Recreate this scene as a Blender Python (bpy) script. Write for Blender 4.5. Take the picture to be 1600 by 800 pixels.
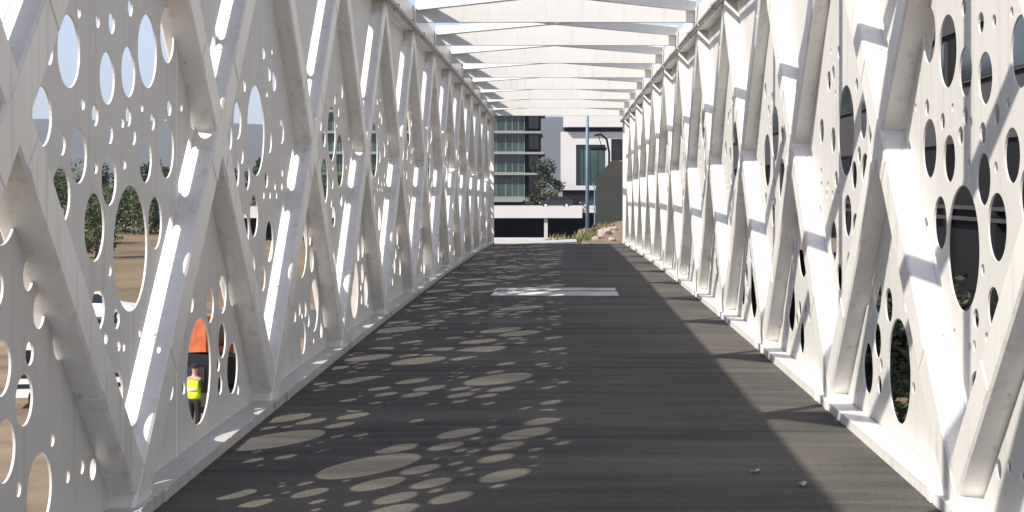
import bpy, bmesh, math, random
from mathutils import Vector, Matrix, noise
random.seed(11)
R = math.radians
S = bpy.context.scene
for o in list(bpy.data.objects): bpy.data.objects.remove(o)
col = S.collection

# ------------------------------------------------------------------ camera, sky, sun, exposure
F = 2500.0; CX, CY = 876.0, 295.0; EYE = 1.5
cd = bpy.data.cameras.new('camera'); cam = bpy.data.objects.new('camera', cd); col.objects.link(cam)
cam.location = (0, 0, EYE); cam.rotation_euler = (R(90), 0, 0)
cd.sensor_width = 36; cd.lens = F/1600*36
cd.shift_x = (800-CX)/1600; cd.shift_y = -(400-CY)/1600
cd.clip_start = .05; cd.clip_end = 20000
S.camera = cam
SUN = Vector((-.855, -.80, 1.0)).normalized()
elev = math.asin(SUN.z); azim = math.atan2(SUN.x, SUN.y)
W = bpy.data.worlds.new('World'); S.world = W; W.use_nodes = True
wn = W.node_tree.nodes; wl = W.node_tree.links
sky = wn.new('ShaderNodeTexSky'); sky.sky_type = 'NISHITA'; sky.sun_disc = False
sky.sun_elevation = elev; sky.sun_rotation = azim % (2*math.pi)
sky.air_density = 1.0; sky.dust_density = 0.6; sky.ozone_density = 5.0
bg = wn['Background']; bg.inputs[1].default_value = .11
hsv = wn.new('ShaderNodeHueSaturation'); hsv.inputs['Saturation'].default_value = .62; hsv.inputs['Hue'].default_value = .515
wl.new(sky.outputs[0], hsv.inputs['Color']); wl.new(hsv.outputs[0], bg.inputs[0])
sd = bpy.data.lights.new('sun', 'SUN'); sd.energy = 4.1; sd.angle = R(.55); sd.color = (1, .925, .81)
so = bpy.data.objects.new('sun', sd); col.objects.link(so)
so.rotation_euler = SUN.to_track_quat('Z', 'Y').to_euler(); so.location = (-20, -20, 30)
S.view_settings.view_transform = 'Standard'; S.view_settings.look = 'None'
S.view_settings.exposure = 0.70; S.view_settings.gamma = 1; S.view_settings.use_curve_mapping = False
S.cycles.max_bounces = 8; S.cycles.diffuse_bounces = 5

# ------------------------------------------------------------------ materials
def mat(name, c, rough=.6, var=.12, scale=3., metal=0., bump=0., stretch=(1,1,1), c2=None, spec=.5, detail=5):
    m = bpy.data.materials.new(name); m.use_nodes = True
    nt = m.node_tree; b = nt.nodes['Principled BSDF']; L = nt.links.new
    tc = nt.nodes.new('ShaderNodeTexCoord'); mp = nt.nodes.new('ShaderNodeMapping'); mp.inputs['Scale'].default_value = stretch
    L(tc.outputs['Object'], mp.inputs[0])
    n = nt.nodes.new('ShaderNodeTexNoise'); n.inputs['Scale'].default_value = scale; n.inputs['Detail'].default_value = detail
    L(mp.outputs[0], n.inputs['Vector'])
    r = nt.nodes.new('ShaderNodeValToRGB'); r.color_ramp.elements[0].position = .3; r.color_ramp.elements[1].position = .7
    a = c2 or tuple(max(0, x*(1-var)) for x in c); d = tuple(min(1, x*(1+var)) for x in c)
    r.color_ramp.elements[0].color = (*a, 1); r.color_ramp.elements[1].color = (*d, 1)
    L(n.outputs['Fac'], r.inputs[0]); L(r.outputs[0], b.inputs['Base Color'])
    b.inputs['Roughness'].default_value = rough; b.inputs['Metallic'].default_value = metal
    b.inputs['Specular IOR Level'].default_value = spec
    if bump:
        bp = nt.nodes.new('ShaderNodeBump'); bp.inputs['Strength'].default_value = bump; bp.inputs['Distance'].default_value = .02
        L(n.outputs['Fac'], bp.inputs['Height']); L(bp.outputs[0], b.inputs['Normal'])
    return m

def paint_mat(name, c, dirt, rough):
    """white coated steel: broad tone shifts, grimy drips running down and fine specks"""
    m = mat(name, c, rough, .035, 1.7)
    nt = m.node_tree; b = nt.nodes['Principled BSDF']; L = nt.links.new
    ramp = [n for n in nt.nodes if n.type == 'VALTORGB'][0]
    tc = [n for n in nt.nodes if n.type == 'TEX_COORD'][0]
    mp = nt.nodes.new('ShaderNodeMapping'); mp.inputs['Scale'].default_value = (9, 9, .7); L(tc.outputs['Object'], mp.inputs[0])
    n = nt.nodes.new('ShaderNodeTexNoise'); n.inputs['Scale'].default_value = 1.6; n.inputs['Detail'].default_value = 7
    L(mp.outputs[0], n.inputs['Vector'])
    r = nt.nodes.new('ShaderNodeValToRGB'); r.color_ramp.elements[0].position = .55; r.color_ramp.elements[1].position = .82
    r.color_ramp.elements[0].color = (0, 0, 0, 1); r.color_ramp.elements[1].color = (dirt, dirt, dirt, 1)
    L(n.outputs['Fac'], r.inputs[0])
    mx = nt.nodes.new('ShaderNodeMix'); mx.data_type = 'RGBA'
    L(r.outputs[0], mx.inputs['Factor']); L(ramp.outputs[0], mx.inputs['A']); mx.inputs['B'].default_value = (.30, .28, .24, 1)
    L(mx.outputs['Result'], b.inputs['Base Color'])
    n2 = nt.nodes.new('ShaderNodeTexNoise'); n2.inputs['Scale'].default_value = 2.2; L(tc.outputs['Object'], n2.inputs['Vector'])
    bp = nt.nodes.new('ShaderNodeBump'); bp.inputs['Strength'].default_value = .12; bp.inputs['Distance'].default_value = .02
    L(n2.outputs['Fac'], bp.inputs['Height']); L(bp.outputs[0], b.inputs['Normal'])
    return m
M = {}
M['white'] = paint_mat('white_paint', (.80, .79, .762), .5, .36)
M['panel'] = paint_mat('panel_paint', (.65, .642, .622), .4, .5)
M['roof'] = paint_mat('roof_paint', (.64, .63, .615), .3, .45)
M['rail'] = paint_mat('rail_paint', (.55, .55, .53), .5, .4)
M['pipe'] = mat('grey_conduit', (.32, .32, .31), .4, .1)
M['steel'] = mat('galvanised_steel', (.62, .62, .60), .5, .1, metal=.3)
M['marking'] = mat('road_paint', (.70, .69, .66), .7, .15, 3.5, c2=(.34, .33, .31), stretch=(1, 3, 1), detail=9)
M['paper'] = mat('paper', (.45, .45, .45), .7, .04)
M['concrete'] = mat('concrete', (.50, .48, .44), .8, .15, 2.5, bump=.2)
M['earth'] = mat('earth', (.25, .18, .11), .95, .3, .35, bump=.6, c2=(.15, .11, .075))
M['field'] = mat('dry_field', (.20, .135, .065), .95, .3, .12, bump=.6, c2=(.11, .085, .045))
M['road'] = mat('asphalt', (.10, .10, .105), .85, .15, 1)
M['gravel'] = mat('gravel', (.23, .165, .11), .95, .4, 7, bump=1., c2=(.10, .085, .055))
M['rock'] = mat('rock', (.40, .33, .28), .9, .3, 4, bump=.6)
M['leaf'] = mat('leaf_dark', (.030, .048, .018), .7, .45, .9)
M['leaf2'] = mat('leaf_bright', (.07, .10, .025), .7, .4, .9)
M['weed'] = mat('weed_leaf', (.11, .14, .04), .7, .4, 4)
M['drygrass'] = mat('dry_grass', (.20, .16, .08), .8, .3, 4)
M['bark'] = mat('bark', (.09, .065, .045), .9, .3, 5)
M['hill'] = mat('hillside', (.055, .07, .05), .95, .3, .004, c2=(.10, .09, .06))
M['bwhite'] = mat('render_white', (.56, .55, .56), .7, .05, .2)
M['bslab'] = mat('slab_pale', (.25, .27, .255), .7, .08, .3)
M['teal'] = mat('teal_glass', (.03, .062, .055), .2, .5, .25, c2=(.012, .025, .025), spec=.5)
M['dglass'] = mat('dark_glass', (.012, .016, .018), .12, .5, .3, spec=.6)
M['bdark'] = mat('dark_cladding', (.011, .011, .012), .8, .2, .4, spec=.2)
M['bgrey'] = mat('grey_cladding', (.060, .059, .060), .8, .15, .3, spec=.2)
M['bluepole'] = mat('blue_grey_paint', (.16, .25, .36), .45, .1)
M['hoard'] = mat('dark_green_sheet', (.03, .038, .036), .7, .2, 2)
M['black'] = mat('black_rubber', (.014, .014, .015), .8, .3)
M['carwhite'] = mat('car_white', (.78, .78, .77), .2, .02)
M['cardark'] = mat('car_dark', (.03, .032, .042), .2, .1)
M['cargrey'] = mat('car_silver', (.36, .37, .38), .25, .05)
M['red'] = mat('red_lens', (.4, .01, .01), .3, .1)
M['orange'] = mat('orange_paint', (.46, .10, .03), .5, .4, 3, c2=(.30, .08, .035))
M['lime'] = mat('hi_vis_lime', (.55, .80, .03), .6, .1)
M['silver'] = mat('reflective_tape', (.7, .7, .7), .3, .05)
M['cloth'] = mat('black_cloth', (.016, .016, .018), .9, .2)
M['skin'] = mat('skin', (.42, .25, .18), .5, .08)

def deck_mat():
    m = mat('deck_surface', (.088, .084, .078), .85, .2, 2.2, stretch=(.3, 2.4, 1), c2=(.043, .042, .041), spec=.25)
    nt = m.node_tree; b = nt.nodes['Principled BSDF']; L = nt.links.new
    ramp = [n for n in nt.nodes if n.type == 'VALTORGB'][0]; tc = [n for n in nt.nodes if n.type == 'TEX_COORD'][0]
    def nz(sc, st, det=6):
        mp = nt.nodes.new('ShaderNodeMapping'); mp.inputs['Scale'].default_value = st; L(tc.outputs['Object'], mp.inputs[0])
        n = nt.nodes.new('ShaderNodeTexNoise'); n.inputs['Scale'].default_value = sc; n.inputs['Detail'].default_value = det
        L(mp.outputs[0], n.inputs['Vector']); return n
    dust = nz(.9, (.5, 1, 1)); r = nt.nodes.new('ShaderNodeValToRGB'); r.color_ramp.elements[0].position = .42; r.color_ramp.elements[1].position = .8
    r.color_ramp.elements[1].color = (.55, .55, .55, 1); L(dust.outputs['Fac'], r.inputs[0])
    mx = nt.nodes.new('ShaderNodeMix'); mx.data_type = 'RGBA'; L(r.outputs[0], mx.inputs['Factor']); L(ramp.outputs[0], mx.inputs['A']); mx.inputs['B'].default_value = (.20, .18, .15, 1)
    grit = nz(90, (1, 1, 1), 3); g = nt.nodes.new('ShaderNodeMapRange'); g.inputs[1].default_value = .3; g.inputs[2].default_value = .7; g.inputs[3].default_value = .7; g.inputs[4].default_value = 1.3
    L(grit.outputs['Fac'], g.inputs[0])
    mu = nt.nodes.new('ShaderNodeMix'); mu.data_type = 'RGBA'; mu.blend_type = 'MULTIPLY'; mu.inputs['Factor'].default_value = 1
    L(mx.outputs['Result'], mu.inputs['A']); L(g.outputs[0], mu.inputs['B'])
    L(mu.outputs['Result'], b.inputs['Base Color'])
    rid = nz(1.4, (.06, 16, 1), 4)
    bp = nt.nodes.new('ShaderNodeBump'); bp.inputs['Strength'].default_value = .35; bp.inputs['Distance'].default_value = .012
    L(rid.outputs['Fac'], bp.inputs['Height'])
    bp2 = nt.nodes.new('ShaderNodeBump'); bp2.inputs['Strength'].default_value = .5; bp2.inputs['Distance'].default_value = .004
    L(grit.outputs['Fac'], bp2.inputs['Height']); L(bp.outputs[0], bp2.inputs['Normal']); L(bp2.outputs[0], b.inputs['Normal'])
    return m
M['deck'] = deck_mat()

# ------------------------------------------------------------------ helpers
def camber(y):
    y = max(-6, min(y, 47))
    return .09 - .09*((y-24)/17)**2 if y > 7 else .09 - .09*((7-24)/17)**2 + (y-7)*.0106
class MB:
    def __init__(s): s.v = []; s.f = []
    def add(s, vs, fs):
        k = len(s.v); s.v += [tuple(v) for v in vs]; s.f += [tuple(i+k for i in f) for f in fs]; return s
    def box(s, x0, x1, y0, y1, z0, z1, ch=0, ny=1):
        """box, optionally chamfered round its y axis and cut into ny slices along y"""
        if ch: p = [(x0+ch, z0), (x1-ch, z0), (x1, z0+ch), (x1, z1-ch), (x1-ch, z1), (x0+ch, z1), (x0, z1-ch), (x0, z0+ch)]
        else: p = [(x0, z0), (x1, z0), (x1, z1), (x0, z1)]
        return s.sweep([[(x, y0+(y1-y0)*i/ny, z) for x, z in p] for i in range(ny+1)])
    def sweep(s, rings, cap=True):
        n = len(rings[0]); vs = [v for r in rings for v in r]; fs = []
        for i in range(len(rings)-1):
            for j in range(n):
                fs.append((i*n+j, (i+1)*n+j, (i+1)*n+(j+1) % n, i*n+(j+1) % n))
        if cap: fs.append(tuple(range(n))); fs.append(tuple(reversed(range((len(rings)-1)*n, len(rings)*n))))
        return s.add(vs, fs)
    def bar(s, p0, p1, ax, w, d, ch=.0, n=1, ox=0):
        """bar from p0 to p1; d runs along axis ax, w across both"""
        p0 = Vector(p0); p1 = Vector(p1); ax = Vector(ax); t = (p1-p0).normalized(); q = t.cross(ax).normalized(); ax = q.cross(t).normalized()
        a, b = w/2, d/2
        pr = [(-a+ch, -b), (a-ch, -b), (a, -b+ch), (a, b-ch), (a-ch, b), (-a+ch, b), (-a, b-ch), (-a, -b+ch)] if ch else [(-a, -b), (a, -b), (a, b), (-a, b)]
        return s.sweep([[p0+(p1-p0)*i/n+q*u+ax*v for u, v in pr] for i in range(n+1)])
    def tube(s, pts, r, n=10, cap=True):
        rings = []; pts = [Vector(p) for p in pts]
        for i, p in enumerate(pts):
            t = (pts[min(i+1, len(pts)-1)]-pts[max(i-1, 0)]).normalized()
            a = t.cross(Vector((0, 0, 1))) if abs(t.z) < .9 else t.cross(Vector((1, 0, 0)))
            a.normalize(); b = t.cross(a); rr = r[i] if isinstance(r, (list, tuple)) else r
            rings.append([p+a*math.cos(2*math.pi*k/n)*rr+b*math.sin(2*math.pi*k/n)*rr for k in range(n)])
        return s.sweep(rings, cap)
    def disc(s, c, axis, r, h, n=20):
        c = Vector(c); axis = Vector(axis).normalized(); return s.tube([c-axis*h/2, c+axis*h/2], r, n)
    def prism(s, poly, axis, a, b):
        """polygon in the plane across axis, between a and b"""
        def P(u, v, w): return (w, u, v) if axis == 0 else (u, w, v) if axis == 1 else (u, v, w)
        return s.sweep([[P(u, v, a) for u, v in poly], [P(u, v, b) for u, v in poly]])
    def build(s, name, m, parent=None, bend=False, smooth=False):
        vs = [(x, y, z+camber(y)) for x, y, z in s.v] if bend else s.v
        me = bpy.data.meshes.new(name); me.from_pydata(vs, [], s.f)
        b = bmesh.new(); b.from_mesh(me); bmesh.ops.recalc_face_normals(b, faces=b.faces); b.to_mesh(me); b.free()
        me.materials.append(m)
        if smooth: me.shade_smooth()
        o = bpy.data.objects.new(name, me); col.objects.link(o)
        if parent: o.parent = parent
        return o
def tag(o, label=None, cat=None, group=None, kind=None):
    if label: o['label'] = label
    if cat: o['category'] = cat
    if group: o['group'] = group
    if kind: o['kind'] = kind
    return o
def thing(name, label, cat, loc=(0, 0, 0), rz=0, group=None):
    o = bpy.data.objects.new(name, None); col.objects.link(o); o.location = loc; o.rotation_euler = (0, 0, rz); o.empty_display_size = .2
    return tag(o, label, cat, group)
def dup(o, loc, rz=0, label=None, sc=1, parent=None):
    c = o.copy(); col.objects.link(c)
    if parent: c.parent = parent
    else:
        c.location = loc; c.rotation_euler = (0, 0, rz); c.scale = (sc, sc, sc)
        if label: c['label'] = label
    for ch in [x for x in bpy.data.objects if x.parent == o]: dup(ch, None, parent=c)
    return c

# ------------------------------------------------------------------ ground, fields, road, hills
GZ = -5.0
def sheet(name, x0, x1, y0, y1, z, m, nx=1, ny=1, amp=0, fr=.1):
    mb = MB(); vs = []
    for j in range(ny+1):
        for i in range(nx+1):
            x = x0+(x1-x0)*i/nx; y = y0+(y1-y0)*j/ny
            vs.append((x, y, z+(amp*noise.noise(Vector((x*fr, y*fr, 0))) if amp else 0)))
    mb.add(vs, [(j*(nx+1)+i, j*(nx+1)+i+1, (j+1)*(nx+1)+i+1, (j+1)*(nx+1)+i) for j in range(ny) for i in range(nx)])
    return tag(mb.build(name, m), kind='structure')
sheet('ground', -6000, 6000, -3000, 9000, GZ, M['earth'])
sheet('field', -220, -12, 92, 260, GZ+.008, M['field'])
sheet('road', -220, 160, 70, 86, GZ+.012, M['road'])
mb = MB(); vs = []; nx, ny = 90, 14                                    # long ridge behind everything
for j in range(ny+1):
    for i in range(nx+1):
        x = -3600+6200*i/nx; y = 2500+1200*j/ny
        t = math.sin(math.pi*min(1, j/ny*1.0)); 
        h = (112+20*math.exp(-((x+10)/500)**2)+34*noise.noise(Vector((x*.0013, 3.1, 0)))+12*noise.noise(Vector((x*.006, y*.004, 1))))*t
        vs.append((x, y, GZ-1+max(0, h*1.12)))
mb.add(vs, [(j*(nx+1)+i, j*(nx+1)+i+1, (j+1)*(nx+1)+i+1, (j+1)*(nx+1)+i) for j in range(ny) for i in range(nx)])
tag(mb.build('hills', M['hill'], smooth=True), kind='structure')

# ------------------------------------------------------------------ the footbridge
L = 3.41; Y0 = 7.39                    # bay length, a bottom node
K0, K1 = -3, 11                        # nodes from behind the camera to the far end
YS, YE = Y0+K0*L, Y0+K1*L+.35
XL, XR = -1.888, 1.764                   # deck edges
SIDES = [(-1, -1.92), (1, 1.79)]       # outward sign, inner face of the braces
PD = .13                               # panel lies this far outside the inner face
HT = 3.5                               # top node height
bridge = thing('footbridge', 'covered white steel footbridge with crossed braces, round-holed side panels and dark deck', 'footbridge', (0, 0, 0))
MB().box(XL, XR, YS-3, YE, -.16, 0, ny=50).build('deck', M['deck'], bridge, True)

# hole patterns, read off the photograph as pixel x, pixel y, pixel height
LH = [(106,80,115),(166,122,83),(199,112,80),(229,80,115),(64,182,95),(95,225,37),(121,243,88),(169,280,83),(226,248,75),(259,232,115),(54,302,115),(94,305,92),(146,355,108),(203,388,197),(241,348,93),(151,33,22),(173,36,35),(75,83,38),(202,12,28),(128,162,20),(147,180,35),(170,208,35),(190,191,18),(207,212,30),(237,190,28),(148,262,20),(193,256,18),(100,390,38),
 (152,483,70),(123,462,34),(100,460,26),(170,422,20),(181,498,33),(217,520,18),(192,542,15),(165,560,18),(147,577,65),(181,615,70),(207,597,100),(237,492,62),(197,672,22),(206,675,20),(197,730,18),(228,560,20),(310,580,165),(327,477,55),(346,532,55),(362,575,80),(282,690,37),(340,570,30),(0,575,90),(36,625,82),(5,705,100),(60,768,120),(80,688,20),(104,745,20),(27,765,24),
 (370,188,60),(399,204,142),(420,219,41),(367,268,58),(385,274,56),(381,133,22),(411,82,22),(396,337,66),(383,360,54),(420,377,65),(393,416,45),(411,304,14),(421,304,14),(431,304,14),(440,269,15)]
RH = [(1453,55,120),(1481,88,82),(1511,97,82),(1563,55,112),(1590,55,38),(1600,155,90),(1503,10,26),(1428,208,128),(1450,168,30),(1476,189,28),(1458,226,78),(1490,168,15),(1510,182,32),(1529,155,35),(1546,136,18),(1511,257,85),(1553,220,90),(1577,197,33),(1578,280,95),(1534,333,105),(1425,320,72),(1446,330,95),(1484,370,200),
 (1302,189,145),(1327,170,60),(1316,257,55),(1285,205,40),(1261,320,50),(1307,325,70),(1320,335,40),(1287,362,65),(1275,290,15),(1285,290,15),(1295,290,15),
 (1453,475,62),(1534,465,72),(1559,440,35),(1506,480,32),(1431,427,14),(1482,582,100),(1508,600,68),(1474,501,14),(1496,520,16),(1524,540,18),(1463,592,15),(1540,545,36),(1487,659,18),(1496,659,18),(1345,565,78),(1357,517,60),(1357,445,65),(1372,460,60),(1389,590,140),(1417,682,42),(1287,472,90),(1242,537,70),(1222,445,38),(1578,730,22),(1572,785,22)]
C0 = Y0-L/2-.57                            # panels start just before a crossing
def to_wall(px, py, h, a):
    s = abs(px-CX)/a; Y = F/s; return Y, EYE-(py-CY)/s-camber(Y), h/s/2
PZ0, PZ1 = .03, 3.46
AU = Vector((L, HT-.1)).normalized(); AN = Vector((-AU.y, AU.x))      # along and above an A brace (u, z)
SLOTS = []
for za, zb, base in ((.34, 1.2, (L/2+.57, .1)), (1.40, 1.62, (L/2-2.84, .1)), (1.92, 2.24, (-L/2+.57, .1)), (2.32, 3.22, (-L/2+.57, .1))):
    p = Vector(base)
    SLOTS.append((p+AU*((za-.1)/AU.y)+AN*.142, p+AU*((zb-.1)/AU.y)+AN*.142, .040))
def free(u, z, r, hs, gap):
    if u-r < .05 or u+r > L-.05 or z-r < PZ0+.1 or z+r > 2.50: return False
    for (a, b, c) in hs:
        if (u-a)**2+(z-b)**2 < (r+c+gap)**2: return False
    for p, q, w in SLOTS:
        t = max(0, min(1, (Vector((u, z))-p).dot(q-p)/(q-p).length_squared)); d = (p+(q-p)*t-Vector((u, z))).length
        if d < r+w+.012: return False
    return True
def pattern(j, seed):
    rng = random.Random(seed); hs = []
    src = []
    if j is not None:
        src = [to_wall(*h, 2.05) for h in LH]+[to_wall(*h, 1.92) for h in RH]
        src = [(y-C0-j*L, z, r) for y, z, r in src if 0 < y-C0-j*L < L]
    else:
        for k in range(7): src.append((rng.uniform(.3, L-.3), rng.uniform(.4, 3.1), rng.uniform(.18, .29)))
    for u, z, r in src:
        for sh in range(6):                                            # a hole that touches another shrinks a little
            if free(u, z, r, hs, .02): hs.append((u, z, r)); break
            r *= .9
            if r < .02: break
    for n, lo, hi, gap in ((26, .17, .27, .05), (120, .09, .15, .04), (200, .045, .075, .03), (110, .02, .035, .03)):
        n = int(n*(.45 if j is not None else .5))
        for _ in range(n):
            u, z, r = rng.uniform(0, L), rng.uniform(PZ0, PZ1), rng.uniform(lo, hi)
            if free(u, z, r, hs, gap): hs.append((u, z, r))
    return hs
def panel_mesh(hs):
    cu = bpy.data.curves.new('panel_outline', 'CURVE'); cu.dimensions = '2D'; cu.fill_mode = 'BOTH'; cu.extrude = .005
    def spl(pts):
        s = cu.splines.new('POLY'); s.points.add(len(pts)-1)
        for p, q in zip(s.points, pts): p.co = (q[0], q[1], 0, 1)
        s.use_cyclic_u = True
    ed = [(.004, PZ0), (L-.004, PZ0)]+[(L-.004, PZ1), (.004, PZ1)]
    spl(ed)
    for u, z, r in hs:
        n = 48 if r > .15 else 28 if r > .07 else 16
        spl([(u+r*math.cos(2*math.pi*i/n), z+r*math.sin(2*math.pi*i/n)) for i in range(n)])
    for p, q, w in SLOTS:
        t = (q-p).normalized(); nn = Vector((-t.y, t.x)); pts = []
        for i in range(9): a = math.pi*i/8; pts.append(q+t*math.sin(a)*w-nn*math.cos(a)*w)
        for i in range(9): a = math.pi*i/8; pts.append(p-t*math.sin(a)*w+nn*math.cos(a)*w)
        spl([(a.x, a.y) for a in pts])
    o = bpy.data.objects.new('tmp', cu); col.objects.link(o)
    dg = bpy.context.evaluated_depsgraph_get(); dg.update()
    me = bpy.data.meshes.new_from_object(o.evaluated_get(dg))
    r = ([tuple(v.co) for v in me.vertices], [tuple(p.vertices) for p in me.polygons])
    bpy.data.objects.remove(o); bpy.data.curves.remove(cu); bpy.data.meshes.remove(me)
    return r
PM = {0: panel_mesh(pattern(0, 1)), 1: panel_mesh(pattern(1, 2))}
for q in range(2, 6): PM[q] = panel_mesh(pattern(None, 10+q))
for sg, xi in SIDES:
    for j in range(K0+1, K1+1):
        ty = j if j in (0, 1) else 2+(j*7+3) % 4 if j % 3 else (j//3) % 2
        vs, fs = PM[ty]; y0 = C0+j*L; xp = xi+sg*PD
        mb = MB(); mb.add([(xp+w, y0+u, z) for u, z, w in vs], fs)
        mb.build('perforated_panel', M['panel'], bridge, True)

# crossed braces: A rises away from the camera, B rises towards it
BW, BDp = .20, .185
brace_n = 0
for sg, xi in SIDES:
    for k in range(K0, K1):
        ya, yb = Y0+k*L, Y0+(k+1)*L
        for typ in 'AB':
            e = .004 if typ == 'A' else 0
            w = BW if typ == 'A' else BW-.012
            b0, b1 = (ya, yb) if typ == 'A' else (yb, ya)
            xc = xi+sg*(BDp/2+(.004-e))
            p0 = Vector((xc, b0, .1)); p1 = Vector((xc, b1, HT)); t = (p1-p0).normalized()
            o = MB().bar(p0-t*.18, p1+t*.1, (1, 0, 0), w, BDp, .012, 8).build('diagonal_brace', M['white'], bridge, True)
            q = t.cross(Vector((1, 0, 0))).normalized()
            if q.z < 0: q = -q
            if not -1 <= k <= 5: continue
            # splices with a raised lug and a bolt each
            for fr in (.17, .445, .62, .86):
                c = p0+(p1-p0)*fr; xin = xi+sg*(.004-e)+sg*.002
                lo = c+Vector((xin-xc, 0, 0))
                MB().bar(lo-t*.05, lo+t*.05, (1, 0, 0), w*.86, .012, .003).build('splice_plate', M['white'], o, True)
                sd_ = q if typ == 'A' else -q
                pf = c+sd_*(w/2-.001)-Vector((sg*.018, 0, 0))
                MB().bar(pf-t*.006, pf+t*.006, (1, 0, 0), .006, .12).build('lug', M['white'], o, True)
                MB().disc(pf+t*.03+Vector((sg*.02, 0, 0)), sd_, .010, .014, 10).build('bolt', M['steel'], o, True)

# chords, rails, kerbs, end posts
for sg, xi in SIDES:
    x0, x1 = sorted((xi-sg*.012, xi+sg*.40))
    MB().box(x0, x1, YS-.3, YE, HT-.02, HT+.30, .012, 44).build('top_chord', M['white'], bridge, True)
    MB().box(x0, x1, YS-.3, YE, -.50, -.03, .012, 44).build('bottom_chord', M['white'], bridge, True)
    xr = xi-sg*.07
    MB().tube([(xr, YS+(YE-YS)*i/50, HT-.03) for i in range(51)], .030, 10).build('conduit', M['pipe'], bridge, True, True)
    for k in range(-1, K1*2+1):
        y = Y0+k*L/2+.4; cl = MB(); cl.box(xr-.034, xr+.034, y, y+.05, HT-.066, HT+.006)
        a, b = sorted((xr, xi)); cl.box(a, b, y+.008, y+.042, HT-.02, HT+.004); cl.build('conduit_clip', M['rail'], bridge, True)
    xd = XL if sg < 0 else XR
    kb = MB(); n = (K1-K0)*2
    for i in range(n):
        a = YS+(YE-YS)*i/n; b = YS+(YE-YS)*(i+1)/n-.012
        p, q = sorted((xd+sg*.002, xd+sg*.014)); kb.box(p, q, a, b, -.04, .050, 0, 2)
        p, q = sorted((xd+sg*.0, xi+sg*.118)); kb.box(p, q, a+.002, b-.002, .050, .060, 0, 2)
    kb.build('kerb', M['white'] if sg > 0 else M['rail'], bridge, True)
    for k in range(K0, K1+1):
        for d in (-.24, .20):
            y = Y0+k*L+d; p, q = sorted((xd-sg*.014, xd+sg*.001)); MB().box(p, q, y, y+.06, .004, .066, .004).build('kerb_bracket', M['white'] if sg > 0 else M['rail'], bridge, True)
    p, q = sorted((xi-sg*.03, xi+sg*.30))
    MB().box(p, q, YE-.02, YE+.18, -.03, HT+.29, .012).build('end_post', M['white'], bridge, True)
# roof: crossbeams at the nodes, crossed plates between
RZ0, RZ1 = HT+.10, HT+.40
XA, XB = -1.905, 1.775
for k in range(K0, K1+1):
    y = Y0+k*L
    MB().box(XA, XB, y-.05, y+.05, RZ0, RZ1, .0).build('roof_beam', M['roof'], bridge, True)
    for sg, xi in SIDES:
        g = MB(); x0 = xi-sg*.015
        g.prism([(y-.40, HT+.28), (y+.40, HT+.28), (y+.12, HT-.02), (y-.12, HT-.02)], 0, *sorted((x0-sg*.001, x0-sg*.014)))
        g.build('gusset_plate', M['white'], bridge, True)
for k in range(K0, K1):
    ya, yb = Y0+k*L, Y0+(k+1)*L
    for d in (0, 1):
        p, q = ((XA, ya), (XB, yb)) if d == 0 else ((XA, yb), (XB, ya))
        z0, z1 = (HT+.245, HT+.375) if d == 0 else (HT+.250, HT+.370)
        c = (z0+z1)/2
        P, Q = Vector((p[0], p[1], c)), Vector((q[0], q[1], c)); t = (Q-P).normalized()
        MB().bar(P+t*.05, Q-t*.05, (0, 0, 1), .10, z1-z0, .006, 6).build('roof_brace', M['roof'], bridge, True)
# worn white marking across the deck
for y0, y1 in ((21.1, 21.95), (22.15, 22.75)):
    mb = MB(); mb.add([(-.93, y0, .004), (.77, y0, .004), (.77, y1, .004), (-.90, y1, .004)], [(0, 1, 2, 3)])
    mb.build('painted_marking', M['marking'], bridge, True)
# litter lying on the deck
def scrap(name, x, y, s, label, seed):
    rng = random.Random(seed); mb = MB(); n = 5; vs = []
    for j in range(n+1):
        for i in range(n+1):
            vs.append((x+(i/n-.5)*s, y+(j/n-.5)*s*.7+(i/n)*.03, camber(y)+.006+rng.uniform(0, .018)))
    mb.add(vs, [(j*(n+1)+i, j*(n+1)+i+1, (j+1)*(n+1)+i+1, (j+1)*(n+1)+i) for j in range(n) for i in range(n)])
    return tag(mb.build(name, M['paper']), label, 'litter', 'paper scraps on the deck')
scrap('paper_scrap', 1.015, 8.35, .05, 'flat white paper scrap lying on the dark shaded deck, the farther one', 1)
scrap('paper_scrap', 1.215, 8.0, .055, 'crumpled white paper scrap lying on the deck close to the sunlit strip', 2)

# ------------------------------------------------------------------ far landing, mound, pole, hoarding
tag(MB().box(-6, .5, YE+.19, 51, GZ-.5, camber(46)-.04).build('pavement', M['concrete']), kind='structure')
mb = MB(); vs = []; nx, ny = 60, 60
for j in range(ny+1):
    for i in range(nx+1):
        x = -1.2+16*i/nx; y = 46+22*j/ny
        h = 0.75*math.exp(-((x-3.2)/2.3)**2-((y-57)/6)**2)+.12*noise.noise(Vector((x*1.3, y*1.3, 0)))+.06*noise.noise(Vector((x*4, y*4, 2)))
        edge = max(0, 1-max(0, (.6-x)/1.2))
        e2 = min(1, max(0, (68-y)/6), max(0, (14.8-x)/5))
        vs.append((x, y, GZ+(4.72+h+.0)*min(1, edge+.0)*e2 if edge < 1 or e2 < 1 else GZ+4.72+h))
mb.add(vs, [(j*(nx+1)+i, j*(nx+1)+i+1, (j+1)*(nx+1)+i+1, (j+1)*(nx+1)+i) for j in range(ny) for i in range(nx)])
tag(mb.build('gravel_bank', M['gravel'], smooth=True), kind='structure')
def bank_z(x, y): return GZ+4.72+0.75*math.exp(-((x-3.2)/2.3)**2-((y-57)/6)**2)
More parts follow.
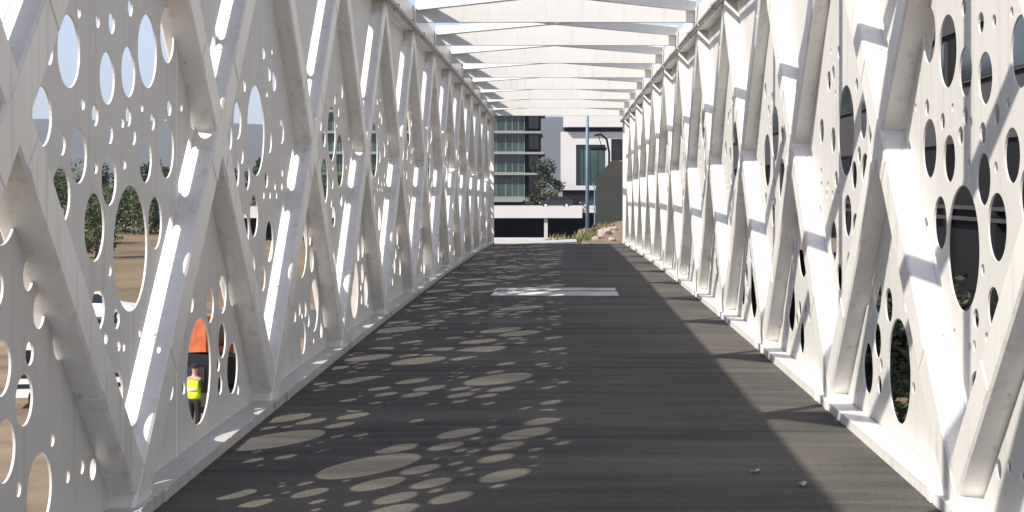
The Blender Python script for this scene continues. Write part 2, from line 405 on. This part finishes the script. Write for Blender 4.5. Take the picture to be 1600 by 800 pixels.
def rock(x, y, s, label, seed):
    rng = random.Random(seed); b = bmesh.new(); bmesh.ops.create_icosphere(b, subdivisions=2, radius=s)
    for v in b.verts: v.co *= 1+.45*noise.noise(v.co*(1.6/s)+Vector((seed*3.3, 0, 0))); v.co.z *= .7
    me = bpy.data.meshes.new('rock'); b.to_mesh(me); b.free(); me.materials.append(M['rock'])
    o = bpy.data.objects.new('rock', me); col.objects.link(o); o.location = (x, y, bank_z(x, y)+s*.3)
    return tag(o, label, 'rock', 'rocks on the gravel bank')
rock(1.42, 52.5, .26, 'largest pale rock on the gravel bank at the far end of the bridge', 1)
rock(1.72, 53.2, .20, 'dark-sided rock right of the largest one, below the dark hoarding', 2)
rock(1.12, 51.5, .13, 'small rock on the gravel bank left of the largest rock', 3)
rock(1.62, 50.6, .11, 'smallest rock at the foot of the gravel bank by the bridge post', 4)
def weed(x, y, z, h, n, m, name, label, group, spread=.5, seed=0):
    rng = random.Random(seed); mb = MB()
    for i in range(n):
        a = rng.uniform(0, 6.28); l = h*rng.uniform(.5, 1.1); bx, by = rng.gauss(0, spread*.25), rng.gauss(0, spread*.25); w = h*.035+.006
        lean = rng.uniform(.1, .7)*spread; d = Vector((math.cos(a), math.sin(a), 0)); q = Vector((-d.y, d.x, 0))*w
        p0 = Vector((bx, by, -.03)); p1 = p0+d*lean*.35*l+Vector((0, 0, l*.6)); p2 = p0+d*lean*l+Vector((0, 0, l))
        mb.add([p0-q*.5, p0+q*.5, p1+q, p1-q, p2], [(0, 1, 2, 3), (3, 2, 4)])
    o = mb.build(name, m); o.location = (x, y, z); return tag(o, label, 'plant', group)
G = 'weeds on the gravel bank'
for i, (x, y, h, m, lab) in enumerate([(-.28, 49.9, .16, 'weed', 'low green weed at the end of the deck, on the concrete landing edge'),
        (.05, 50.4, .20, 'weed', 'green weed tuft where the concrete landing meets the gravel bank'),
        (.42, 51.5, .34, 'drygrass', 'yellowish dry grass tuft on the left slope of the gravel bank'),
        (.72, 52.2, .42, 'weed', 'leafy green weed left of the blue pole foot'),
        (1.00, 52.6, .45, 'drygrass', 'dry grass tuft right at the foot of the blue pole'),
        (1.28, 54.0, .5, 'drygrass', 'tallest pale grass plume beside the blue pole on the bank'),
        (-.05, 50.8, .30, 'drygrass', 'broad dry grass clump hanging over the landing edge, left end of the weeds'),
        (.25, 51.2, .38, 'weed', 'dark green clump just left of the yellowish dry grass tuft'),
        (.60, 51.0, .30, 'weed', 'short green weed low on the bank in front of the leafy weed'),
        (.88, 51.6, .34, 'drygrass', 'straggly dry tuft in front of the blue pole foot'),
        (1.15, 53.2, .44, 'weed', 'green tuft behind the small rock, right of the blue pole'),
        (1.55, 55.0, .40, 'weed', 'green tuft on top of the bank in front of the dark hoarding')]):
    weed(x, y, bank_z(x, y) if x > .4 else camber(46)-.05 if x < 0 else -.25, h*.8, 45, M[m], 'weed', lab, G, .6 if h < .7 else .35, i)

pole = thing('flagpole', 'tall slim blue-grey pole on the gravel bank beyond the bridge', 'pole', (1.0, 60, bank_z(1.0, 60)))
MB().tube([(0, 0, -.2), (0, 0, 6.1)], [.075, .05], 14).build('mast', M['bluepole'], pole, smooth=True)
MB().box(-.16, .16, -.16, .16, -.3, .06, .01).build('base_plate', M['bluepole'], pole)
bz = MB(); bz.tube([(.28, .1, -.2), (.28, .1, 1.55), (.20, .1, 1.75), (.05, .02, 1.85)], .025, 8); bz.build('brace_tube', M['bluepole'], pole)
hb = thing('hoarding', 'dark green sheeted hoarding at the right beyond the bridge end', 'hoarding', (0, 0, 0))
MB().box(1.36, 4.2, 62, 62.08, bank_z(2, 62)-.6, 2.05).build('sheet', M['hoard'], hb)
for i in range(4): MB().bar((1.45+i*.85, 62.13, -1), (1.45+i*.85, 62.13, 2.1), (1, 0, 0), .08, .08).build('post', M['bdark'], hb)
MB().prism([(1.5, 2.052), (4.2, 2.052), (4.2, 2.35), (2.0, 2.62)], 1, 62.02, 62.07).build('canvas_top', M['bgrey'], hb)
lp = thing('street_lamp', 'dark street lamp with curved arm behind the dark hoarding', 'street lamp', (2.0, 66, -1.2))
MB().tube([(0, 0, 0), (0, 0, 4.2), (-.1, 0, 4.75), (-.35, 0, 4.95), (-.6, 0, 4.9)], .045, 10).build('pole', M['bdark'], lp, smooth=True)
MB().box(-.75, -.10, -.10, .10, 4.28, 4.42, .03).build('lamp_head', M['bdark'], lp)
MB().bar((-.30, 0, 4.42), (-.45, 0, 4.93), (0, 1, 0), .03, .03).build('hanger', M['bdark'], lp)

# ------------------------------------------------------------------ buildings beyond the far end
def win(b, x0, x1, y, z0, z1, m='dglass', fm='bslab', mull=2):
    f = MB(); t = .07
    f.box(x0, x1, y-.06, y+.05, z1-t, z1); f.box(x0, x1, y-.06, y+.05, z0, z0+t)
    f.box(x0, x0+t, y-.06, y+.05, z0+t, z1-t); f.box(x1-t, x1, y-.06, y+.05, z0+t, z1-t)
    for i in range(1, mull): xm = x0+(x1-x0)*i/mull; f.box(xm-t/2, xm+t/2, y-.05, y+.05, z0+t, z1-t)
    w = f.build('window', M[fm], b)
    MB().box(x0+.01, x1-.01, y-.012, y+.012, z0+.01, z1-.01).build('pane', M[m], w)
    return w
gb = thing('glass_building', 'green glazed office block with pale floor slabs beyond the left of the bridge end', 'building', (0, 0, 0))
MB().box(-42, -5.2, 251, 272, GZ, 21).build('core', M['bdark'], gb)
MB().box(-5.19, -3.3, 254, 270, GZ, 21).build('side_wing', M['bdark'], gb)
for i, z in enumerate((.2, 4.0, 7.25, 10.5, 13.8, 17.1)):
    h = .75 if i == 0 else .34
    MB().box(-42.5, -4.9 if i == 0 else -3.0 if i % 2 else -2.6, 249.4, 272.4, z-h, z).build('floor_slab', M['bslab'], gb)
    if i < 5:
        zz = (4.0, 7.25, 10.5, 13.8, 17.1)[i]-.36
        for q in range(12):
            x0 = -5.6-3.0*(q+1); win(gb, x0+.04, x0+2.96, 250.6, z+.02, zz, 'teal', 'bslab', 2 if q % 3 else 3)
        win(gb, -5.1, -3.45, 253.9, z+.5, zz, 'dglass', 'bdark', 2)
MB().box(-42, -5.3, 250.2, 250.9, GZ, -.56).build('plinth', M['bdark'], gb)
wb = thing('white_building', 'white rendered building with one large dark window and deep roof overhang', 'building', (0, 0, 0))
wl_ = MB()
X = [0.0, 2.4, 7.0, 7.9, 11.5, 24]
wl_.box(0, 2.4, 250, 262, 1.3, 10.4); wl_.box(2.4, 7.0, 250, 262, 8.4, 10.4); wl_.box(2.4, 7.0, 250, 262, 1.3, 2.0); wl_.box(7.0, 7.9, 250, 262, 1.3, 10.4)
wl_.box(7.9, 24, 250, 262, 9.3, 10.4); wl_.box(7.9, 24, 250, 262, 1.3, 5.9); wl_.box(11.5, 24, 250.0, 262, 5.9, 9.3)
wl_.build('wall', M['bwhite'], wb)
win(wb, 2.42, 6.98, 250.7, 2.02, 8.38, 'teal', 'bdark', 4); win(wb, 7.92, 11.48, 250.6, 5.92, 9.28, 'dglass', 'bdark', 3)
MB().box(.6, 24, 250.5, 262, 10.41, 11.1).build('recess', M['bdark'], wb)
MB().box(.4, 24, 248.6, 262.4, 11.11, 16).build('roof', M['bwhite'], wb)
MB().box(.3, 24, 250.6, 262, GZ, 1.29).build('base_storey', M['bdark'], wb)
pk = thing('parking_deck', 'low two-level car park with white parapet and dark open lower level', 'car park', (0, 0, 0))
MB().box(-45, 2.7, 200, 200.3, -2.15, -.75).build('parapet', M['bwhite'], pk)
MB().box(-45, 16, 200.31, 236, -1.5, -.95).build('slab', M['concrete'], pk)
MB().box(-45, 16, 214, 214.3, GZ, -1.51).build('back_wall', M['bdark'], pk)
for x in (-40, -33, -26, -18.5, -10, -1.85, 6, 13): MB().box(x-.22, x+.22, 200.5, 200.95, GZ, -1.51).build('column', M['concrete'], pk)
tag(MB().box(-30, .3, 190, 190.25, GZ, -4.3).build('low_wall', M['bwhite']), 'long low white wall standing in front of the car park', 'wall')

# dark building along the right side
rb = thing('dark_building', 'long dark grey building seen through the holes of the right-hand panels', 'building', (0, 0, 0))
MB().box(15, 32, 24, 150, GZ, 13).build('wall', M['bdark'], rb)
for z0, z1 in ((3.2, 5.2), (7.4, 9.4)): MB().box(14.86, 15.0, 24, 150, z0, z1).build('cladding_band', M['bgrey'], rb)
for z in (.35, .75): MB().box(14.7, 15.0, 24, 150, z, z+.13).build('louvre_bar', M['bgrey'], rb)
for i in range(18):
    y = 27+i*6.8
    MB().box(14.72, 14.99, y, y+.5, GZ, 3.19).build('pier', M['bgrey'] if i % 6 == 0 else M['bdark'], rb)
    for z0, z1 in ((5.4, 7.2), (9.7, 12.0)):
        f = MB().box(14.9, 15.0, y+1, y+5.4, z0, z1).build('window', M['bgrey'], rb)
        MB().box(14.88, 14.899, y+1.1, y+3.1, z0+.1, z1-.1).box(14.88, 14.899, y+3.2, y+5.3, z0+.1, z1-.1).build('pane', M['dglass'], f)
    if i % 5 == 2: MB().box(14.8, 14.99, y+1.2, y+4.6, -2.6, .0).build('shutter', M['bgrey'], rb)

# ------------------------------------------------------------------ trees
def tree_proto(label, h, cw, m, seed, nleaf=2600, ls=.36, group=None):
    rng = random.Random(seed); t = thing('tree', label, 'tree', (0, 0, 0), 0, group)
    tk = MB(); tk.tube([(0, 0, -.3), (.05, 0, h*.25), (-.05, .05, h*.5), (0, 0, h*.8)], [h*.03, h*.024, h*.016, h*.005], 8)
    for i in range(9):
        a = i*2.4+rng.random(); z = h*rng.uniform(.2, .6); l = cw*rng.uniform(.5, .9)
        tk.tube([(0, 0, z), (math.cos(a)*l*.5, math.sin(a)*l*.5, z+l*.35), (math.cos(a)*l, math.sin(a)*l, z+l*.8)], [h*.011, h*.007, h*.003], 5)
    tk.build('trunk', M['bark'], t)
    cl = []
    for i in range(26):
        a = rng.uniform(0, 6.28); rr = cw*math.sqrt(rng.random()); z = h*(.12+.84*rng.random()); k = 1-.55*abs(z/h-.5)*2*(1 if z/h > .5 else .3)
        cl.append((Vector((math.cos(a)*rr*k, math.sin(a)*rr*k, z)), cw*rng.uniform(.22, .48)))
    lf = MB()
    for i in range(nleaf):
        c, r = rng.choice(cl); d = Vector((rng.gauss(0, 1), rng.gauss(0, 1), rng.gauss(0, 1))).normalized()
        p = c+d*r*rng.uniform(.55, 1.05); u = Vector((rng.gauss(0, 1), rng.gauss(0, 1), rng.gauss(0, .6))).normalized(); v = u.cross(Vector((rng.gauss(0, 1), rng.gauss(0, 1), rng.gauss(0, 1)))).normalized()
        s = ls*rng.uniform(.5, 1.2)
        lf.add([p-u*s, p+v*s*.45, p+u*s, p-v*s*.45], [(0, 1, 2, 3)])
    o = MB(); o.v, o.f = lf.v, lf.f
    me = bpy.data.meshes.new('crown'); me.from_pydata(lf.v, [], lf.f); me.materials.append(m)
    co = bpy.data.objects.new('crown', me); col.objects.link(co); co.parent = t
    return t
TG = 'trees along the far edge of the brown field'
rng = random.Random(5)
tp = [tree_proto('broad dark green tree in the far tree line beyond the brown field', 9.5, 4.2, M['leaf'], 1, group=TG),
      tree_proto('slim tall dark tree in the far tree line beyond the brown field', 11, 3.2, M['leaf'], 2, group=TG),
      tree_proto('low bushy olive tree in the far tree line beyond the brown field', 7.5, 4.4, M['leaf2'], 3, group=TG)]
used = [0, 0, 0]
for i in range(24):
    k = (0, 1, 2, 0, 2, 1, 0)[i % 7]
    x = -98+i*3.6+rng.uniform(-1, 1); y = 232+rng.uniform(-9, 9)
    if used[k] == 0: tp[k].location = (x, y, GZ); tp[k].rotation_euler.z = rng.uniform(0, 6)
    else: dup(tp[k], (x, y, GZ), rng.uniform(0, 6), None, rng.uniform(.8, 1.1))
    used[k] = 1
NG = 'nearer trees in the brown field'
a = tree_proto('bright green bush standing alone in the brown field', 6.2, 3.0, M['leaf2'], 7, 3000, .22, NG); a.location = (-43.5, 150, GZ)
a = tree_proto('large green tree at the left edge, seen behind the nearest brace', 10.5, 5.2, M['leaf2'], 8, 4200, .26, NG); a.location = (-60.5, 185, GZ)
TB = 'trees between the two buildings'
a = tree_proto('dark green tree filling the gap beside the glass building', 10.5, 3.0, M['leaf'], 9, 2600, .3, TB); a.location = (-2.6, 241, GZ)
a = tree_proto('smaller dark tree in front of the white building corner', 8.6, 2.0, M['leaf'], 10, 2000, .26, TB); a.location = (-.9, 243, GZ)
# dark bushes below the right-hand panels
BG = 'bushes below the right side of the bridge'
b0 = tree_proto('dark bush with bare twigs growing below the right-hand panels', 4.6, 1.9, M['leaf'], 12, 2200, .12, BG)
b0.location = (6.2, 24, GZ)
dup(b0, (7.4, 31, GZ), 2.0); dup(b0, (5.4, 18.5, GZ), 4.0, None, .9)

# ------------------------------------------------------------------ vehicles, machine and worker on the lower ground
def car(name, label, cat, paint, loc, rz, van=False, group=None):
    t = thing(name, label, cat, loc, rz, group)
    Ln, Wd = (5.0, 1.95) if van else (4.3, 1.76)
    H = 2.0 if van else 1.46
    if van: side = [(-2.5, .35), (-2.5, 1.85), (-2.3, 2.0), (.9, 2.0), (1.75, 1.15), (2.4, 1.0), (2.5, .75), (2.5, .35)]
    else: side = [(-2.1, .32), (-2.15, .75), (-2.05, .98), (-1.5, 1.02), (1.0, .95), (1.85, .82), (2.12, .62), (2.12, .32)]
    b = MB(); rings = []
    for w, s in ((-.5, .93), (-.44, 1), (.44, 1), (.5, .93)):
        rings.append([(x*(1 if abs(w) < .45 else .985), w*Wd, .32+(z-.32)*(1 if abs(w) < .45 else .95)) for x, z in side])
    b.sweep(rings); body = b.build('body', paint, t, smooth=False)
    if van:
        g = MB()
        for sy in (-1, 1):
            y0, y1 = sorted((sy*Wd*.502, sy*Wd*.495)); g.prism([(.2, 1.2), (1.35, 1.2), (.75, 1.8), (.2, 1.8)], 1, y0, y1)
            g.prism([(-2.1, 1.2), (-.9, 1.2), (-.9, 1.75), (-2.1, 1.75)], 1, y0, y1)
        g.build('side_window', M['dglass'], t)
        w = MB(); w.add([(.97, -.8, 1.93+.012), (.97, .8, 1.93+.012), (1.7, .8, 1.215), (1.7, -.8, 1.215)], [(0, 1, 2, 3)]); w.build('windscreen', M['dglass'], t)
        st = MB()
        for sy in (-1, 1):
            for z in (.62, .92): st.box(-2.3, 2.2, *sorted((sy*Wd*.5, sy*Wd*.506)), z, z+.13)
        st.build('trim_stripe', M['black'], t)
    else:
        cab = MB(); lo = [(-1.85, 1.0), (1.0, .94)]; 
        cab.sweep([[(-1.8, -.8, .98), (.95, -.8, .95), (.95, .8, .95), (-1.8, .8, .98)], [(-1.25, -.62, 1.40), (.25, -.62, 1.42), (.25, .62, 1.42), (-1.25, .62, 1.40)]])
        cab.build('glasshouse', M['dglass'], t)
        rf = MB(); rf.sweep([[(-1.3, -.645, 1.395), (.3, -.645, 1.412), (.3, .645, 1.412), (-1.3, .645, 1.395)], [(-1.2, -.58, 1.45), (.2, -.58, 1.47), (.2, .58, 1.47), (-1.2, .58, 1.45)]]); rf.build('roof', paint, t)
        pl = MB()
        for sy in (-1, 1):
            for a_, b_ in (((-.35, .8*sy, .97), (-.42, .635*sy, 1.41)), ((.96, .8*sy, .95), (.26, .635*sy, 1.42)), ((-1.8, .8*sy, .98), (-1.26, .635*sy, 1.40))): pl.bar(a_, b_, (0, 1, 0), .07, .05)
        pl.build('pillar', paint, t)
    fx, bx = (1.55, -1.6) if van else (1.32, -1.32)
    for x in (fx, bx):
        for sy in (-1, 1):
            wh = MB().disc((x, sy*(Wd/2-.10), .33), (0, 1, 0), .33, .22, 22).build('wheel', M['black'], t)
            MB().disc((x, sy*(Wd/2+.012), .33), (0, 1, 0), .20, .02, 16).build('rim', M['steel'], wh)
    e = 2.5 if van else 2.11
    for sy in (-1, 1):
        MB().box(e-.06, e+.012, sy*.62-.16, sy*.62+.16, .62, .76).build('headlight', M['silver'], t)
        MB().box(-e-.045, -e+.06, sy*.66-.10, sy*.66+.10, .66, .84).build('tail_light', M['red'], t)
    MB().box(e-.1, e+.03, -.8, .8, .34, .5).build('bumper', M['black'], t)
    return t
car('parked_van', 'white van with black side stripes parked below the left side of the bridge', 'van', M['carwhite'], (-13.95, 48.4, GZ), R(10), True)
car('parked_car', 'silver car parked just left of the white van', 'car', M['cargrey'], (-17.3, 56.5, GZ), R(80))
car('parked_car', 'white car parked on the earth farther back, beside the grey road', 'car', M['carwhite'], (-22.6, 78, GZ+.012), R(4))
car('parked_car', 'dark car parked on the upper car park level behind the white parapet', 'car', M['cardark'], (-.6, 203.5, -.95), R(182))
car('parked_car', 'dark car on the upper car park level, right one beside the blue pole', 'car', M['cardark'], (4.6, 204.3, -.95), R(175))

ex = thing('excavator', 'orange-cabbed tracked excavator with black body standing below the left side of the bridge', 'excavator', (-10.2, 47.2, GZ), R(65))
for sy in (-1, 1):
    p = [(-1.3, .05), (1.3, .05), (1.55, .3), (1.5, .55), (1.3, .72), (-1.3, .72), (-1.5, .55), (-1.55, .3)]
    tr = MB().prism(p, 1, *sorted((sy*.55, sy*1.05))).build('track', M['black'], ex)
    w = MB()
    for x in (-1.2, -.6, 0, .6, 1.2): w.disc((x, sy*1.06, .38), (0, 1, 0), .2, .03, 14)
    w.build('track_roller', M['bdark'], tr)
MB().box(-.5, .5, -.54, .54, .35, .85).build('undercarriage', M['black'], ex)
MB().prism([(-1.6, .9), (1.1, .9), (1.2, 1.1), (1.1, 1.55), (-1.3, 1.7), (-1.65, 1.5)], 1, -1.05, 1.05).build('housing', M['bdark'], ex)
cb = MB().prism([(-.3, 1.705), (1.05, 1.56), (1.0, 2.1), (.65, 2.75), (-.3, 2.75)], 1, .1, 1.0).build('cab', M['orange'], ex)
MB().prism([(-.15, 1.85), (.85, 1.8), (.82, 2.1), (.55, 2.62), (-.15, 2.62)], 1, 1.001, 1.012).build('cab_window', M['dglass'], cb)
MB().prism([(-.15, 1.85), (.85, 1.8), (.82, 2.1), (.55, 2.62), (-.15, 2.62)], 1, .088, .099).build('cab_window', M['dglass'], cb)
MB().box(-1.665, -1.655, -.9, .9, 1.0, 1.45).build('grille', M['black'], ex)
for sy in (-1, 1): MB().box(-1.35, .0, *sorted((sy*1.051, sy*1.06)), 1.0, 1.5).build('side_vent', M['bdark'], ex)
MB().bar((.9, -.3, 1.5), (2.0, -.3, 3.1), (0, 1, 0), .34, .28, .03).bar((1.95, -.3, 3.05), (3.4, -.3, 2.7), (0, 1, 0), .30, .27, .03).build('boom', M['orange'], ex)
MB().bar((3.3, -.3, 2.85), (3.0, -.3, .9), (0, 1, 0), .24, .2, .02).build('stick', M['orange'], ex)
MB().prism([(2.9, .95), (3.3, .85), (3.2, .3), (2.7, .1), (2.45, .35), (2.75, .5)], 1, -.65, .05).build('bucket', M['bdark'], ex)
MB().tube([(1.3, -.3, 1.2), (2.0, -.3, 2.4)], .06, 8).build('hydraulic_ram', M['steel'], ex)

# worker standing in front of the machine, seen through one hole
wk = thing('person', 'person in lime hi-vis vest and black trousers standing by the orange excavator', 'person', (-9.85, 43, GZ), R(-25))
def skinned(name, joints, edges, radii, m, parent, lev=2):
    me = bpy.data.meshes.new(name); me.from_pydata(joints, edges, []); o = bpy.data.objects.new(name, me); col.objects.link(o)
    o.modifiers.new('skin', 'SKIN'); sv = me.skin_vertices[0].data
    for i, r in enumerate(radii): sv[i].radius = (r, r) if not isinstance(r, tuple) else r
    sv[0].use_root = True
    s = o.modifiers.new('sub', 'SUBSURF'); s.levels = lev; s.render_levels = lev
    dg = bpy.context.evaluated_depsgraph_get(); dg.update(); m2 = bpy.data.meshes.new_from_object(o.evaluated_get(dg))
    bpy.data.objects.remove(o); m2.materials.clear(); m2.materials.append(m); m2.shade_smooth()
    o = bpy.data.objects.new(name, m2); col.objects.link(o); o.parent = parent; return o
J = [(0, 0, .95), (0, 0, 1.15), (0, 0, 1.36), (0, .01, 1.50), (0, .03, 1.58), (0, .04, 1.68), (0, .04, 1.74)]
Rr = [(.14, .09), (.13, .085), (.15, .09), .055, .075, .095, .06]
E = [(i, i+1) for i in range(6)]
for s in (-1, 1):
    k = len(J); J += [(s*.09, 0, .88), (s*.11, .02, .48), (s*.12, -.02, .10), (s*.13, .12, .05)]; Rr += [.095, .065, .045, .035]
    E += [(0, k), (k, k+1), (k+1, k+2), (k+2, k+3)]
    k = len(J); J += [(s*.20, 0, 1.40), (s*.27, .02, 1.14), (s*.25, .20, .98), (s*.23, .27, .93)]; Rr += [.06, .046, .035, .03]
    E += [(2, k), (k, k+1), (k+1, k+2), (k+2, k+3)]
    h = k+3
    for f in range(4):
        k2 = len(J); ox = (f-1.5)*.018; J += [(s*.23+ox, .33, .905), (s*.23+ox, .36-.006*abs(f-1.4), .875)]; Rr += [.009, .008]; E += [(h, k2), (k2, k2+1)]
    k2 = len(J); J += [(s*.19, .30, .93), (s*.18, .33, .915)]; Rr += [.011, .009]; E += [(h, k2), (k2, k2+1)]
skinned('body', J, E, Rr, M['skin'], wk)
skinned('trousers', [(0, 0, 1.0), (0, 0, .9)]+[(s*.1, 0, .84) for s in (-1, 1)]+[(s*.115, .02, .48) for s in (-1, 1)]+[(s*.122, -.02, .10) for s in (-1, 1)], [(0, 1), (1, 2), (1, 3), (2, 4), (3, 5), (4, 6), (5, 7)], [(.19, .14), (.19, .145), .12, .115, .088, .088, .075, .075], M['cloth'], wk)
vt = skinned('hi_vis_vest', [(0, 0, 1.2), (0, 0, 1.02), (0, 0, .80), (0, 0, 1.38), (0, .01, 1.50), (-.19, 0, 1.41), (.19, 0, 1.41)], [(0, 1), (1, 2), (0, 3), (3, 4), (3, 5), (3, 6)], [(.20, .15), (.21, .16), (.215, .165), (.215, .15), (.11, .09), .09, .09], M['lime'], wk)
MB().tube([(0, 0, 1.10), (0, 0, 1.15)], [.19, .19], 20).build('reflective_band', M['silver'], vt)
for s in (-1, 1):
    skinned('sleeve', [(s*.20, 0, 1.41), (s*.27, .02, 1.14), (s*.252, .18, 1.0)], [(0, 1), (1, 2)], [.075, .06, .048], M['cloth'], wk, 1)
    MB().prism([(-.10, 0), (.17, 0), (.18, .05), (.06, .10), (-.10, .11)], 0, s*.125-.05, s*.125+.05).build('boot', M['black'], wk)
hm = MB(); rg = []
for i in range(7):
    a = math.pi/2*i/6; rg.append([(.115*math.cos(a)*math.cos(t*.3927)+0, .04+.135*math.cos(a)*math.sin(t*.3927), 1.70+.115*math.sin(a)) for t in range(16)] if i < 6 else [(.004*math.cos(t*.3927), .04+.004*math.sin(t*.3927), 1.815) for t in range(16)])
hm.sweep(rg); hm.box(-.09, .09, .12, .24, 1.695, 1.71); hm.build('hard_hat', M['cloth'], wk, smooth=True)
fc = MB()
for s in (-1, 1): fc.disc((s*.032, .128, 1.655), (0, 1, 0), .012, .01, 10)
fc.build('eye', M['black'], wk)
ns = MB(); ns.sweep([[(-.006, .125, 1.655), (.006, .125, 1.655), (.006, .13, 1.66), (-.006, .13, 1.66)], [(-.016, .12, 1.61), (.016, .12, 1.61), (.012, .155, 1.615), (-.012, .155, 1.615)]]); ns.build('nose', M['skin'], wk)
MB().box(-.025, .025, .118, .131, 1.575, 1.583).build('mouth', M['red'], wk)

# ------------------------------------------------------------------ air between here and the ridge
hz = MB().box(-4200, 4200, -400, 4000, GZ-1.0, 260).build('haze', bpy.data.materials.new('haze_air'))
hm_ = hz.data.materials[0]; hm_.use_nodes = True; nt = hm_.node_tree; nt.nodes.clear()
out = nt.nodes.new('ShaderNodeOutputMaterial'); pv = nt.nodes.new('ShaderNodeVolumePrincipled')
pv.inputs['Color'].default_value = (.70, .75, 1, 1); pv.inputs['Density'].default_value = .00016; pv.inputs['Anisotropy'].default_value = .2
nt.links.new(pv.outputs[0], out.inputs['Volume']); hz['kind'] = 'stuff'
